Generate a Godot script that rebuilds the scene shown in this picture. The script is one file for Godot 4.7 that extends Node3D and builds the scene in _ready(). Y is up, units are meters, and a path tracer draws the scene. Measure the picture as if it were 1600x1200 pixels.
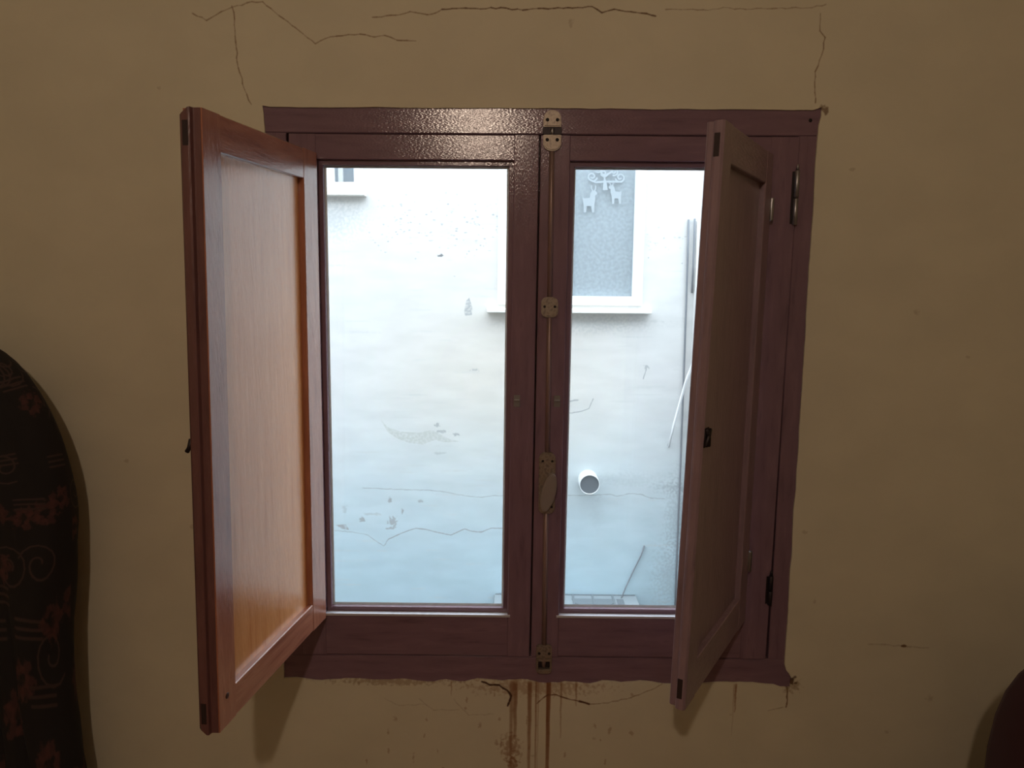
extends Node3D
# A small two-leaf window in a plastered room, its inside shutters open, and the yard wall across.
# Metres; x right, y up, the room's wall face at z = 0, the room at z > 0, outdoors at z < 0; y = 0 is the foot of the window frame.

const FLOOR_Y := -0.72
const CEIL_Y := 1.98
const FAR_Z := -3.0          # face of the wall across the yard
const W0 := -0.5             # window frame, left and right
const W1 := 0.5
const WH := 1.101            # height of the window frame

var M := {}
var bend = null                   # bends a point of the piece being built (old joinery out of square)
var mirror := false          # the bend turns the piece inside out
var rng := RandomNumberGenerator.new()

func _ready() -> void:
	rng.seed = 7
	var cam := Camera3D.new(); cam.name = "camera"
	cam.position = Vector3(-0.03963, 0.80784, 1.43367)
	cam.rotation = Vector3(-0.14445, 0.005554, 0.007806)
	cam.fov = 53.13; cam.near = 0.02; cam.far = 60.0
	add_child(cam); cam.current = true
	var we := WorldEnvironment.new(); we.name = "world_environment"
	var e := Environment.new()
	e.tonemap_mode = Environment.TONE_MAPPER_LINEAR
	e.tonemap_exposure = 1.0
	e.background_mode = Environment.BG_SKY
	e.background_energy_multiplier = 6.6
	var sm := ProceduralSkyMaterial.new()
	sm.sky_top_color = Color(0.90, 0.955, 1.0); sm.sky_horizon_color = Color(0.92, 0.96, 1.0)
	sm.ground_bottom_color = Color(0.5, 0.5, 0.5); sm.ground_horizon_color = Color(0.6, 0.62, 0.64)
	e.sky = Sky.new(); e.sky.sky_material = sm
	e.sdfgi_enabled = true; e.ssao_enabled = true; e.ssil_enabled = true
	we.environment = e; add_child(we)
	pendant_lamp(Vector3(-0.2163, 1.466, 2.046), Color(1.0, 0.895, 0.80), 0.40)

	materials()
	room()
	window_casement()
	shutter(true)
	shutter(false)
	yard()
	garment()
	armchair()

# ------------------------------------------------------------------ helpers

func obj(called: String, st: SurfaceTool, m: Material, parent: Node3D = self, smooth := false) -> MeshInstance3D:
	st.generate_normals()
	st.generate_tangents()
	var o := MeshInstance3D.new(); o.name = called
	o.mesh = st.commit()
	o.material_override = null
	o.mesh.surface_set_material(0, m)
	parent.add_child(o, true)
	return o

func mb(smooth := false) -> SurfaceTool:
	var st := SurfaceTool.new(); st.begin(Mesh.PRIMITIVE_TRIANGLES)
	st.set_smooth_group(0 if smooth else -1)
	return st

func base(called: String, at: Vector3, parent: Node3D = self) -> Node3D:
	var o := Node3D.new(); o.name = called; o.position = at
	parent.add_child(o, true)
	return o

func tag(o: Node3D, label: String, category: String, group := "", kind := "") -> Node3D:
	o.set_meta("label", label)
	if category: o.set_meta("category", category)
	if group: o.set_meta("group", group)
	if kind: o.set_meta("kind", kind)
	return o

func put(st: SurfaceTool, p: Vector3, uv: Vector2) -> void:
	st.set_uv(uv)
	st.add_vertex(bend.call(p) if bend != null else p)

# a, b, c, d run counter-clockwise as seen from outside
func quad(st: SurfaceTool, a: Vector3, b: Vector3, c: Vector3, d: Vector3, ua: Vector2, ub: Vector2, uc: Vector2, ud: Vector2) -> void:
	if mirror:
		put(st, a, ua); put(st, b, ub); put(st, c, uc); put(st, a, ua); put(st, c, uc); put(st, d, ud)
	else:
		put(st, a, ua); put(st, c, uc); put(st, b, ub); put(st, a, ua); put(st, d, ud); put(st, c, uc)

func tri(st: SurfaceTool, a: Vector3, b: Vector3, c: Vector3, ua: Vector2, ub: Vector2, uc: Vector2) -> void:
	put(st, a, ua)
	if mirror:
		put(st, b, ub); put(st, c, uc)
	else:
		put(st, c, uc); put(st, b, ub)

func area(p: PackedVector2Array) -> float:
	var s := 0.0
	for i in p.size():
		s += p[i].cross(p[(i + 1) % p.size()])
	return s

# a profile in the plane (ex, ey) pushed along ez; grain runs along ez
func prism(st: SurfaceTool, prof: PackedVector2Array, o: Vector3, ex: Vector3, ey: Vector3, ez: Vector3, steps := 1) -> void:
	var p := prof.duplicate()
	var hand := ex.cross(ey).dot(ez)
	if (area(p) > 0.0) != (hand > 0.0):
		p.reverse()
	var off := Vector2(rng.randf() * 3.0, rng.randf() * 3.0)
	var run := 0.0
	var l := ez.length()
	for i in p.size():
		var q := p[i]; var r := p[(i + 1) % p.size()]
		var a := o + ex * q.x + ey * q.y; var b := o + ex * r.x + ey * r.y
		var dl := q.distance_to(r)
		for k in steps:
			var t0 := float(k) / steps; var t1 := float(k + 1) / steps
			quad(st, a + ez * t0, b + ez * t0, b + ez * t1, a + ez * t1,
				off + Vector2(run, l * t0), off + Vector2(run + dl, l * t0), off + Vector2(run + dl, l * t1), off + Vector2(run, l * t1))
		run += dl
	var ix := Geometry2D.triangulate_polygon(p)
	for k in range(0, ix.size(), 3):
		var t := [p[ix[k]], p[ix[k + 1]], p[ix[k + 2]]]
		var v := PackedVector3Array(); var u := PackedVector2Array()
		for q: Vector2 in t:
			v.append(o + ex * q.x + ey * q.y); u.append(off + q)
		var up := ((v[1] - v[0]).cross(v[2] - v[0])).dot(ez) > 0.0
		if not up:
			var w := v[1]; v[1] = v[2]; v[2] = w
			var x := u[1]; u[1] = u[2]; u[2] = x
		tri(st, v[0] + ez, v[1] + ez, v[2] + ez, u[0], u[1], u[2])
		tri(st, v[0], v[2], v[1], u[0], u[2], u[1])

func chamfered(a0: float, a1: float, b0: float, b1: float, c: float) -> PackedVector2Array:
	return PackedVector2Array([Vector2(a0 + c, b0), Vector2(a1 - c, b0), Vector2(a1, b0 + c), Vector2(a1, b1 - c), Vector2(a1 - c, b1), Vector2(a0 + c, b1), Vector2(a0, b1 - c), Vector2(a0, b0 + c)])

# a chamfered board between two corners, its grain along axis 0 (x), 1 (y) or 2 (z)
func board(st: SurfaceTool, lo: Vector3, hi: Vector3, axis: int, c := 0.0015, steps := 1) -> void:
	var X := Vector3.RIGHT; var Y := Vector3.UP; var Z := Vector3.BACK
	if axis == 0:
		prism(st, chamfered(lo.z, hi.z, lo.y, hi.y, c), Vector3(lo.x, 0, 0), Z, Y, X * (hi.x - lo.x), steps)
	elif axis == 1:
		prism(st, chamfered(lo.x, hi.x, lo.z, hi.z, c), Vector3(0, lo.y, 0), X, Z, Y * (hi.y - lo.y), steps)
	else:
		prism(st, chamfered(lo.x, hi.x, lo.y, hi.y, c), Vector3(0, 0, lo.z), X, Y, Z * (hi.z - lo.z), steps)

# a mitred frame: profile points (inset, z) carried round a rectangle; the profile is closed and runs clockwise seen with inset to the right, z up
func mitred(st: SurfaceTool, x0: float, x1: float, y0: float, y1: float, prof: Array) -> void:
	var n := prof.size()
	var off := rng.randf()
	for i in n:
		var q: Vector2 = prof[i]; var r: Vector2 = prof[(i + 1) % n]
		var A := [Vector3(x0 + q.x, y0 + q.x, q.y), Vector3(x1 - q.x, y0 + q.x, q.y), Vector3(x1 - q.x, y1 - q.x, q.y), Vector3(x0 + q.x, y1 - q.x, q.y)]
		var B := [Vector3(x0 + r.x, y0 + r.x, r.y), Vector3(x1 - r.x, y0 + r.x, r.y), Vector3(x1 - r.x, y1 - r.x, r.y), Vector3(x0 + r.x, y1 - r.x, r.y)]
		var d := q.distance_to(r)
		for k in 4:
			var j := (k + 1) % 4
			var l: float = A[k].distance_to(A[j])
			quad(st, A[k], A[j], B[j], B[k], Vector2(off, 0), Vector2(off, l), Vector2(off + d, l), Vector2(off + d, 0))

# a surface of revolution about ez through o: profile (radius, height)
func lathe(st: SurfaceTool, prof: Array, o: Vector3, ex: Vector3, ey: Vector3, ez: Vector3, n := 20) -> void:
	for i in n:
		var a0 := TAU * i / n; var a1 := TAU * (i + 1) / n
		var d0 := ex * cos(a0) + ey * sin(a0); var d1 := ex * cos(a1) + ey * sin(a1)
		for k in prof.size() - 1:
			var p: Vector2 = prof[k]; var q: Vector2 = prof[k + 1]
			var a := o + d0 * p.x + ez * p.y; var b := o + d1 * p.x + ez * p.y
			var c := o + d1 * q.x + ez * q.y; var d := o + d0 * q.x + ez * q.y
			var u0 := Vector2(a0 * 0.05, p.y); var u1 := Vector2(a1 * 0.05, p.y); var u2 := Vector2(a1 * 0.05, q.y); var u3 := Vector2(a0 * 0.05, q.y)
			if p.x < 1e-6:
				tri(st, a, c, d, u0, u2, u3)
			elif q.x < 1e-6:
				tri(st, a, b, c, u0, u1, u2)
			else:
				quad(st, a, b, c, d, u0, u1, u2, u3)

# a round tube along a polyline
func tube(st: SurfaceTool, pts: Array, r: float, n := 8) -> void:
	var rings := []
	for i in pts.size():
		var t: Vector3 = (pts[mini(i + 1, pts.size() - 1)] - pts[maxi(i - 1, 0)]).normalized()
		var s := t.cross(Vector3.BACK if absf(t.z) < 0.9 else Vector3.RIGHT).normalized()
		var b := t.cross(s)
		var ring := PackedVector3Array()
		for k in n:
			var a := TAU * k / n
			ring.append(pts[i] + s * cos(a) * r + b * sin(a) * r)
		rings.append(ring)
	for i in pts.size() - 1:
		for k in n:
			var j := (k + 1) % n
			quad(st, rings[i][k], rings[i][j], rings[i + 1][j], rings[i + 1][k], Vector2(k * 0.01, i * 0.02), Vector2(k * 0.01 + 0.01, i * 0.02), Vector2(k * 0.01 + 0.01, i * 0.02 + 0.02), Vector2(k * 0.01, i * 0.02 + 0.02))
	for e in [0, pts.size() - 1]:
		for k in range(1, n - 1):
			if e == 0:
				tri(st, rings[0][0], rings[0][k + 1], rings[0][k], Vector2.ZERO, Vector2.ZERO, Vector2.ZERO)
			else:
				tri(st, rings[e][0], rings[e][k], rings[e][k + 1], Vector2.ZERO, Vector2.ZERO, Vector2.ZERO)

# a flat plate with a bevelled front edge: outline in x, y standing on z0, thick to z1
func plate(st: SurfaceTool, outline: PackedVector2Array, z0: float, z1: float, bevel := 0.001) -> void:
	var p := outline.duplicate()
	if area(p) < 0.0:
		p.reverse()
	var inner := p
	if bevel > 0.0:
		var off := Geometry2D.offset_polygon(p, -bevel)
		if off.size() == 1 and off[0].size() > 2:
			inner = off[0]
			if area(inner) < 0.0:
				inner.reverse()
	prism(st, p, Vector3(0, 0, z0), Vector3.RIGHT, Vector3.UP, Vector3.BACK * (z1 - bevel - z0))
	if bevel > 0.0:
		prism(st, inner, Vector3(0, 0, z1 - bevel), Vector3.RIGHT, Vector3.UP, Vector3.BACK * bevel)

func oval(cx: float, cy: float, rx: float, ry: float, turn := 0.0, n := 28) -> PackedVector2Array:
	var p := PackedVector2Array()
	for i in n:
		p.append(Vector2(cx, cy) + Vector2(cos(TAU * i / n) * rx, sin(TAU * i / n) * ry).rotated(turn))
	return p

# a plate outline: box with its top and / or bottom rounded to radius rt / rb
func lozenge(cx: float, y0: float, y1: float, w: float, rt: float, rb: float) -> PackedVector2Array:
	var p := PackedVector2Array(); var h := w / 2.0
	for c in [[1, y1, rt, 0.0], [-1, y1, rt, PI / 2], [-1, y0, rb, PI], [1, y0, rb, PI * 1.5]]:
		var r: float = c[2]
		var m := Vector2(cx + c[0] * (h - r), c[1] + (-r if c[1] == y1 else r))
		for k in 7:
			p.append(m + Vector2.RIGHT.rotated(c[3] + PI / 2 * k / 6.0) * r)
			if r < 1e-4:
				break
	return p

# a flat ribbon along a line in x, y
func ribbon(st: SurfaceTool, pts: Array, w: float, z0: float, z1: float) -> void:
	var l := PackedVector2Array(); var r := PackedVector2Array()
	for i in pts.size():
		var t: Vector2 = (pts[mini(i + 1, pts.size() - 1)] - pts[maxi(i - 1, 0)]).normalized().orthogonal() * w / 2.0
		l.append(pts[i] - t); r.append(pts[i] + t)
	var u := Vector2.ZERO
	for i in pts.size() - 1:
		if (l[i] - r[i]).cross(l[i + 1] - l[i]) < 0.0:
			var x := l; l = r; r = x
		quad(st, V(r[i], z1), V(l[i], z1), V(l[i + 1], z1), V(r[i + 1], z1), u, u, u, u)
		quad(st, V(l[i], z1), V(l[i], z0), V(l[i + 1], z0), V(l[i + 1], z1), u, u, u, u)
		quad(st, V(r[i], z0), V(r[i], z1), V(r[i + 1], z1), V(r[i + 1], z0), u, u, u, u)

# ------------------------------------------------------------------ materials

func noise(freq: float, octaves := 4, kind := FastNoiseLite.TYPE_SIMPLEX_SMOOTH, s := 1) -> FastNoiseLite:
	var n := FastNoiseLite.new()
	n.noise_type = kind; n.frequency = freq; n.fractal_octaves = octaves; n.seed = s
	return n

func noise_map(n: FastNoiseLite, size: int, ramp: Array = [], as_normal := false, strength := 4.0) -> NoiseTexture2D:
	var t := NoiseTexture2D.new()
	t.width = size; t.height = size; t.seamless = true; t.noise = n
	if ramp:
		var g := Gradient.new()
		g.offsets = PackedFloat32Array(range(ramp.size()).map(func(i): return float(i) / (ramp.size() - 1)))
		g.colors = PackedColorArray(ramp)
		t.color_ramp = g
	if as_normal:
		t.as_normal_map = true; t.bump_strength = strength
	return t

func plain(c: Color, rough := 0.6, metal := 0.0) -> StandardMaterial3D:
	var m := StandardMaterial3D.new()
	m.albedo_color = c; m.roughness = rough; m.metallic = metal
	return m

func wood(dark: Color, light: Color, rough: float, across: float, along: float, s: int, bump: Texture2D, bump_scale := 0.4) -> StandardMaterial3D:
	var m := plain(Color.WHITE, rough)
	m.albedo_texture = noise_map(noise(0.012, 5, FastNoiseLite.TYPE_SIMPLEX_SMOOTH, s), 512, [dark, light.lerp(dark, 0.55), dark.lerp(light, 0.7), light.lerp(dark, 0.25), light, dark.lerp(light, 0.4)])
	m.uv1_scale = Vector3(across, along, 1)
	m.normal_enabled = true; m.normal_texture = bump; m.normal_scale = bump_scale
	return m

func materials() -> void:
	var bump := noise_map(noise(0.06, 4, FastNoiseLite.TYPE_SIMPLEX_SMOOTH, 11), 512, [], true, 6.0)
	var fine := noise_map(noise(0.24, 3, FastNoiseLite.TYPE_SIMPLEX, 12), 512, [], true, 2.0)
	M.sash = wood(Color8(102, 80, 92), Color8(128, 102, 114), 0.15, 7.0, 1.1, 3, fine, 0.1)
	M.shutter_shaded = wood(Color8(118, 98, 105), Color8(142, 118, 126), 0.3, 7.0, 1.1, 4, bump, 0.12)  # same wood as the left shutter, its room-side shade put into the colour
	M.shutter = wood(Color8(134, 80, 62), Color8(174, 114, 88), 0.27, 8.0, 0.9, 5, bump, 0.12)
	M.strip = plain(Color8(196, 196, 202), 0.4, 0.2)
	M.edge_shade = wood(Color8(84, 54, 54), Color8(108, 72, 70), 0.32, 7.0, 1.1, 8, bump, 0.12)
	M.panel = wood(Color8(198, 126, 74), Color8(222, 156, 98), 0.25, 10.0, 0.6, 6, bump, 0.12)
	for m in [M.panel, M.shutter]:   # varnish
		m.clearcoat_enabled = true; m.clearcoat = 0.6; m.clearcoat_roughness = 0.22
	M.end_grain = plain(Color8(40, 24, 24), 0.7)
	M.plug = plain(Color8(70, 38, 28), 0.5)
	M.steel = plain(Color8(150, 148, 150), 0.35, 0.9)
	M.dark_iron = plain(Color8(52, 46, 48), 0.5, 0.7)
	M.bronze = plain(Color8(150, 138, 124), 0.42, 0.5)
	M.rod = plain(Color8(134, 112, 106), 0.35, 0.3)
	M.turn = plain(Color8(156, 148, 142), 0.35, 0.5)
	M.bronze.albedo_texture = noise_map(noise(0.03, 4, FastNoiseLite.TYPE_SIMPLEX, 21), 256, [Color(0.72, 0.7, 0.7), Color(1, 1, 1), Color(0.85, 0.82, 0.8)])
	M.bronze.uv1_scale = Vector3(9, 9, 9)
	M.hole = plain(Color8(20, 16, 16), 0.8)
	M.white_paint = plain(Color8(236, 238, 238), 0.45)
	M.putty = plain(Color8(214, 218, 220), 0.7)
	M.white_plastic = plain(Color8(204, 208, 210), 0.45)
	M.grey_plastic = plain(Color8(150, 156, 160), 0.5)
	M.dark_plastic = plain(Color8(96, 104, 110), 0.6)
	M.unit_casing = plain(Color8(128, 138, 142), 0.6)
	M.unit_dark = plain(Color8(100, 110, 115), 0.7)
	M.cable = plain(Color8(112, 118, 124), 0.6)
	M.white_cable = plain(Color8(228, 232, 234), 0.5)
	M.sticker = plain(Color8(158, 168, 174), 0.85)
	M.glass = StandardMaterial3D.new()
	M.glass.transparency = BaseMaterial3D.TRANSPARENCY_ALPHA
	M.glass.albedo_color = Color(0.95, 1.0, 1.0, 0.04); M.glass.roughness = 0.02
	M.blind = plain(Color.WHITE, 0.9)
	M.blind.albedo_texture = noise_map(noise(0.05, 5, FastNoiseLite.TYPE_SIMPLEX, 31), 256, [Color8(136, 148, 156), Color8(160, 172, 180)])
	M.blind.uv1_scale = Vector3(2.5, 2.5, 1)
	M.curtain = plain(Color8(150, 164, 178), 0.9)
	var plaster_bump := noise_map(noise(0.02, 5, FastNoiseLite.TYPE_SIMPLEX_SMOOTH, 41), 512, [], true, 3.0)
	M.wall = plain(Color.WHITE, 0.85)
	M.wall.albedo_texture = wall_texture()
	M.wall.texture_repeat = false
	M.wall_plain = plain(Color8(205, 198, 174), 0.85)
	for m in [M.wall_plain]:
		m.normal_enabled = true; m.normal_texture = plaster_bump; m.normal_scale = 0.3
		m.uv1_triplanar = true; m.uv1_world_triplanar = true; m.uv1_scale = Vector3(1.4, 1.4, 1.4)
	M.ceiling = plain(Color8(226, 218, 200), 0.9)
	M.floor = plain(Color8(140, 100, 74), 0.5)
	M.yard_wall = plain(Color.WHITE, 0.9)
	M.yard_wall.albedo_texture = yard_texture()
	M.yard_wall.texture_repeat = false
	M.yard_plain = plain(Color8(204, 204, 202), 0.9)
	M.stone = plain(Color8(224, 224, 218), 0.8)
	M.concrete = plain(Color8(84, 84, 84), 0.95)
	M.facade = plain(Color8(140, 140, 138), 0.9)
	M.maroon = plain(Color8(52, 16, 20), 0.85)
	M.maroon.rim_enabled = true; M.maroon.rim = 0.3
	M.dark_wood = plain(Color8(56, 34, 26), 0.5)
	M.print = plain(Color.WHITE, 0.92)
	M.print.albedo_texture = garment_texture()

# paints a line of given width (pixels) into an image, blending towards c
func stroke(im: Image, a: Vector2, b: Vector2, w0: float, w1: float, c: Color, k: float) -> void:
	var n := int(a.distance_to(b) * 1.5) + 1
	for i in n + 1:
		var t := float(i) / n
		var p := a.lerp(b, t); var r := lerpf(w0, w1, t) / 2.0
		for y in range(int(p.y - r - 1), int(p.y + r + 2)):
			for x in range(int(p.x - r - 1), int(p.x + r + 2)):
				if x < 0 or y < 0 or x >= im.get_width() or y >= im.get_height():
					continue
				var f := clampf(r + 0.5 - Vector2(x, y).distance_to(p), 0.0, 1.0) * k
				if f > 0.01:
					im.set_pixel(x, y, im.get_pixel(x, y).lerp(c, f * 0.7))

func crack(im: Image, org: Vector2, ppm: float, pts: Array, w: float, c: Color, k: float, jag := 1.2) -> void:
	var prev := Vector2.INF
	var last := pts.size() / 2 - 1
	for i in last + 1:
		var p := Vector2((pts[2 * i] - org.x) * ppm, (org.y - pts[2 * i + 1]) * ppm)
		if prev != Vector2.INF:
			var steps := maxi(2, int(prev.distance_to(p) / 7.0))
			var a := prev
			for s in steps:
				var b := prev.lerp(p, float(s + 1) / steps)
				if s < steps - 1:
					b += Vector2(rng.randf_range(-jag, jag), rng.randf_range(-jag, jag))
				stroke(im, a, b, w * rng.randf_range(0.6, 1.2), w * rng.randf_range(0.6, 1.2), c, k * rng.randf_range(0.65, 1.0))
				a = b
			p = a
		prev = p

# a soft blotch: centre and half sizes in metres, edge broken up by noise
func blotch(im: Image, org: Vector2, ppm: float, at: Vector2, half: Vector2, c: Color, k: float, n: FastNoiseLite, soft := 0.6) -> void:
	var p := Vector2((at.x - org.x) * ppm, (org.y - at.y) * ppm); var h := half * ppm
	for y in range(maxi(0, int(p.y - h.y * 1.3)), mini(im.get_height(), int(p.y + h.y * 1.3) + 1)):
		for x in range(maxi(0, int(p.x - h.x * 1.3)), mini(im.get_width(), int(p.x + h.x * 1.3) + 1)):
			var d := ((Vector2(x, y) - p) / h).length() + n.get_noise_2d(x, y) * 0.7
			var f := clampf((1.0 - d) / soft, 0.0, 1.0) * k
			if f > 0.01:
				im.set_pixel(x, y, im.get_pixel(x, y).lerp(c, f))

func fill_poly(im: Image, org: Vector2, ppm: float, pts: Array, c: Color, k: float, n: FastNoiseLite) -> void:
	var p := PackedVector2Array()
	for i in pts.size() / 2:
		p.append(Vector2((pts[2 * i] - org.x) * ppm, (org.y - pts[2 * i + 1]) * ppm))
	var box := Rect2(p[0], Vector2.ZERO)
	for q in p:
		box = box.expand(q)
	for y in range(int(box.position.y), int(box.end.y) + 1):
		for x in range(int(box.position.x), int(box.end.x) + 1):
			if Geometry2D.is_point_in_polygon(Vector2(x, y), p):
				im.set_pixel(x, y, im.get_pixel(x, y).lerp(c, k * clampf(0.8 + n.get_noise_2d(x, y) * 0.8, 0.0, 1.0)))

func mottled(w: int, h: int, c: Color, amount: float, freq: float, streak := Vector2.ONE, s := 5) -> Image:
	var n := noise(freq, 4, FastNoiseLite.TYPE_SIMPLEX, s)
	var sw := 512; var sh := 512
	var data := PackedByteArray(); data.resize(sw * sh * 3)
	for y in sh:
		for x in sw:
			var edge := minf(minf(x, sw - 1 - x), minf(y, sh - 1 - y)) / 24.0
			var f := 1.0 + amount * n.get_noise_2d(x * streak.x, y * streak.y) * clampf(edge, 0.0, 1.0)
			var i := (y * sw + x) * 3
			data[i] = clampi(int(c.r * f * 255.0 + 0.5), 0, 255)
			data[i + 1] = clampi(int(c.g * f * 255.0 + 0.5), 0, 255)
			data[i + 2] = clampi(int(c.b * f * 255.0 + 0.5), 0, 255)
	var im := Image.create_from_data(sw, sh, false, Image.FORMAT_RGB8, data)
	im.resize(w, h, Image.INTERPOLATE_CUBIC)
	return im

const WALL_ORG := Vector2(-1.2, 1.4)
const WALL_PPM := 850.0

func wall_texture() -> ImageTexture:
	var im := mottled(2040, 1445, Color8(205, 198, 174), 0.02, 0.02)
	var o := WALL_ORG; var s := WALL_PPM
	var dk := Color8(112, 84, 58)
	crack(im, o, s, [-0.618, 1.257, -0.594, 1.245, -0.567, 1.26, -0.521, 1.275, -0.493, 1.277, -0.465, 1.254, -0.429, 1.228, -0.402, 1.207, -0.384, 1.216], 1.6, dk, 0.5)
	crack(im, o, s, [-0.384, 1.216, -0.365, 1.22, -0.342, 1.223, -0.313, 1.223, -0.297, 1.219, -0.279, 1.222, -0.257, 1.214, -0.223, 1.213], 1.5, dk, 0.7, 0.7)
	crack(im, o, s, [-0.548, 1.27, -0.544, 1.247, -0.543, 1.199, -0.541, 1.166, -0.531, 1.128, -0.52, 1.103], 1.7, dk, 0.5)
	crack(im, o, s, [-0.3, 1.252, -0.25, 1.257, -0.233, 1.262, -0.202, 1.257, -0.188, 1.26, -0.177, 1.266], 1.5, dk, 0.7, 0.8)
	crack(im, o, s, [-0.177, 1.266, -0.118, 1.268, -0.064, 1.269, -0.053, 1.266, 0.037, 1.269, 0.088, 1.272, 0.105, 1.262, 0.127, 1.268, 0.184, 1.261, 0.2, 1.257], 1.7, Color8(84, 58, 38), 0.8, 1.0)
	crack(im, o, s, [0.217, 1.268, 0.291, 1.267, 0.318, 1.272, 0.358, 1.269, 0.464, 1.272, 0.498, 1.278], 1.5, dk, 0.4)
	crack(im, o, s, [0.489, 1.263, 0.49, 1.234, 0.5, 1.223, 0.496, 1.194, 0.486, 1.165, 0.49, 1.112], 1.6, dk, 0.6)
	var n := noise(0.09, 3, FastNoiseLite.TYPE_SIMPLEX, 8)
	var rust := Color8(120, 74, 44)
	# what has run down from the foot of the frame
	for d in [[-0.045, 0.25, 7.0, 0.25], [-0.037, 0.12, 9.0, 0.3], [-0.008, 0.22, 8.0, 0.35], [0.005, 0.25, 3.5, 0.6], [0.009, 0.25, 3.0, 0.3], [0.030, 0.22, 8.0, 0.6], [0.027, 0.3, 3.0, 0.55], [0.055, 0.12, 4.0, 0.35], [0.085, 0.05, 4.0, 0.35], [-0.165, 0.03, 2.5, 0.5], [0.404, 0.06, 4.0, 0.55], [0.4, 0.11, 2.5, 0.3]]:
		var x: float = (d[0] - o.x) * s
		var y := (o.y + 0.002) * s
		var prev := Vector2(x, y)
		var segs := 8
		for i in segs:
			var t := float(i + 1) / segs
			var q := Vector2(x + rng.randf_range(-0.7, 0.7), y + d[1] * s * t)
			stroke(im, prev, q, d[2] * (1.0 - 0.4 * (t - 0.12)), d[2] * (1.0 - 0.4 * t), rust, d[3] * (1.0 - 0.35 * t) * 0.4)
			prev = q
	blotch(im, o, s, Vector2(-0.044, -0.145), Vector2(0.022, 0.035), rust, 0.4, n)
	blotch(im, o, s, Vector2(-0.04, -0.185), Vector2(0.012, 0.035), rust, 0.5, n)
	blotch(im, o, s, Vector2(0.0, -0.012), Vector2(0.14, 0.02), rust, 0.3, n)
	blotch(im, o, s, Vector2(-0.28, -0.004), Vector2(0.14, 0.008), Color8(120, 90, 64), 0.4, n)
	crack(im, o, s, [-0.104, -0.002, -0.088, -0.009, -0.069, -0.009, -0.053, -0.02, -0.045, -0.032, -0.048, -0.043, -0.052, -0.054], 3.4, Color8(66, 40, 28), 0.8)
	crack(im, o, s, [0.007, -0.048, 0.019, -0.036, 0.028, -0.029, 0.044, -0.028, 0.066, -0.036, 0.092, -0.042], 2.0, Color8(96, 60, 40), 0.8)
	crack(im, o, s, [0.092, -0.042, 0.112, -0.048], 3.6, Color8(80, 48, 32), 0.8)
	crack(im, o, s, [0.112, -0.048, 0.15, -0.045, 0.195, -0.033, 0.22, -0.022, 0.257, -0.003], 1.6, dk, 0.45)
	# the damaged corner, the mark of a nail, small scuffs
	blotch(im, o, s, Vector2(0.508, 0.006), Vector2(0.014, 0.014), Color8(56, 38, 28), 0.9, n, 0.5)
	blotch(im, o, s, Vector2(0.515, -0.004), Vector2(0.02, 0.016), Color8(120, 92, 64), 0.4, n)
	crack(im, o, s, [0.506, -0.01, 0.508, -0.035, 0.506, -0.05], 2.5, dk, 0.7)
	crack(im, o, s, [0.5, -0.05, 0.47, -0.058], 2.0, dk, 0.2)
	blotch(im, o, s, Vector2(0.507, 1.101), Vector2(0.008, 0.009), Color8(90, 64, 46), 0.6, n, 0.5)
	crack(im, o, s, [0.727, 0.083, 0.735, 0.083], 4.5, Color8(110, 84, 60), 0.7)
	crack(im, o, s, [0.66, 0.086, 0.78, 0.08], 3.0, dk, 0.08)
	for i in 26:
		var p := Vector2(rng.randf_range(-0.85, 0.85), rng.randf_range(-0.2, 1.25))
		blotch(im, o, s, p, Vector2(rng.randf_range(0.003, 0.009), rng.randf_range(0.003, 0.008)), dk, 0.18, n)
	for i in 30:
		var p := Vector2(rng.randf_range(-0.35, 0.3), rng.randf_range(-0.2, -0.02))
		blotch(im, o, s, p, Vector2(rng.randf_range(0.002, 0.005), rng.randf_range(0.003, 0.01)), rust, 0.3, n)
	for i in 3:   # faint arcs left by a trowel
		crack(im, o, s, [-0.30 + i * 0.07, -0.04, -0.27 + i * 0.07, -0.055 - i * 0.01, -0.22 + i * 0.07, -0.052 - i * 0.01], 2.0, dk, 0.09)
	return ImageTexture.create_from_image(im)

const YARD_ORG := Vector2(-1.6, 1.6)
const YARD_PPM := 500.0

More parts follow.
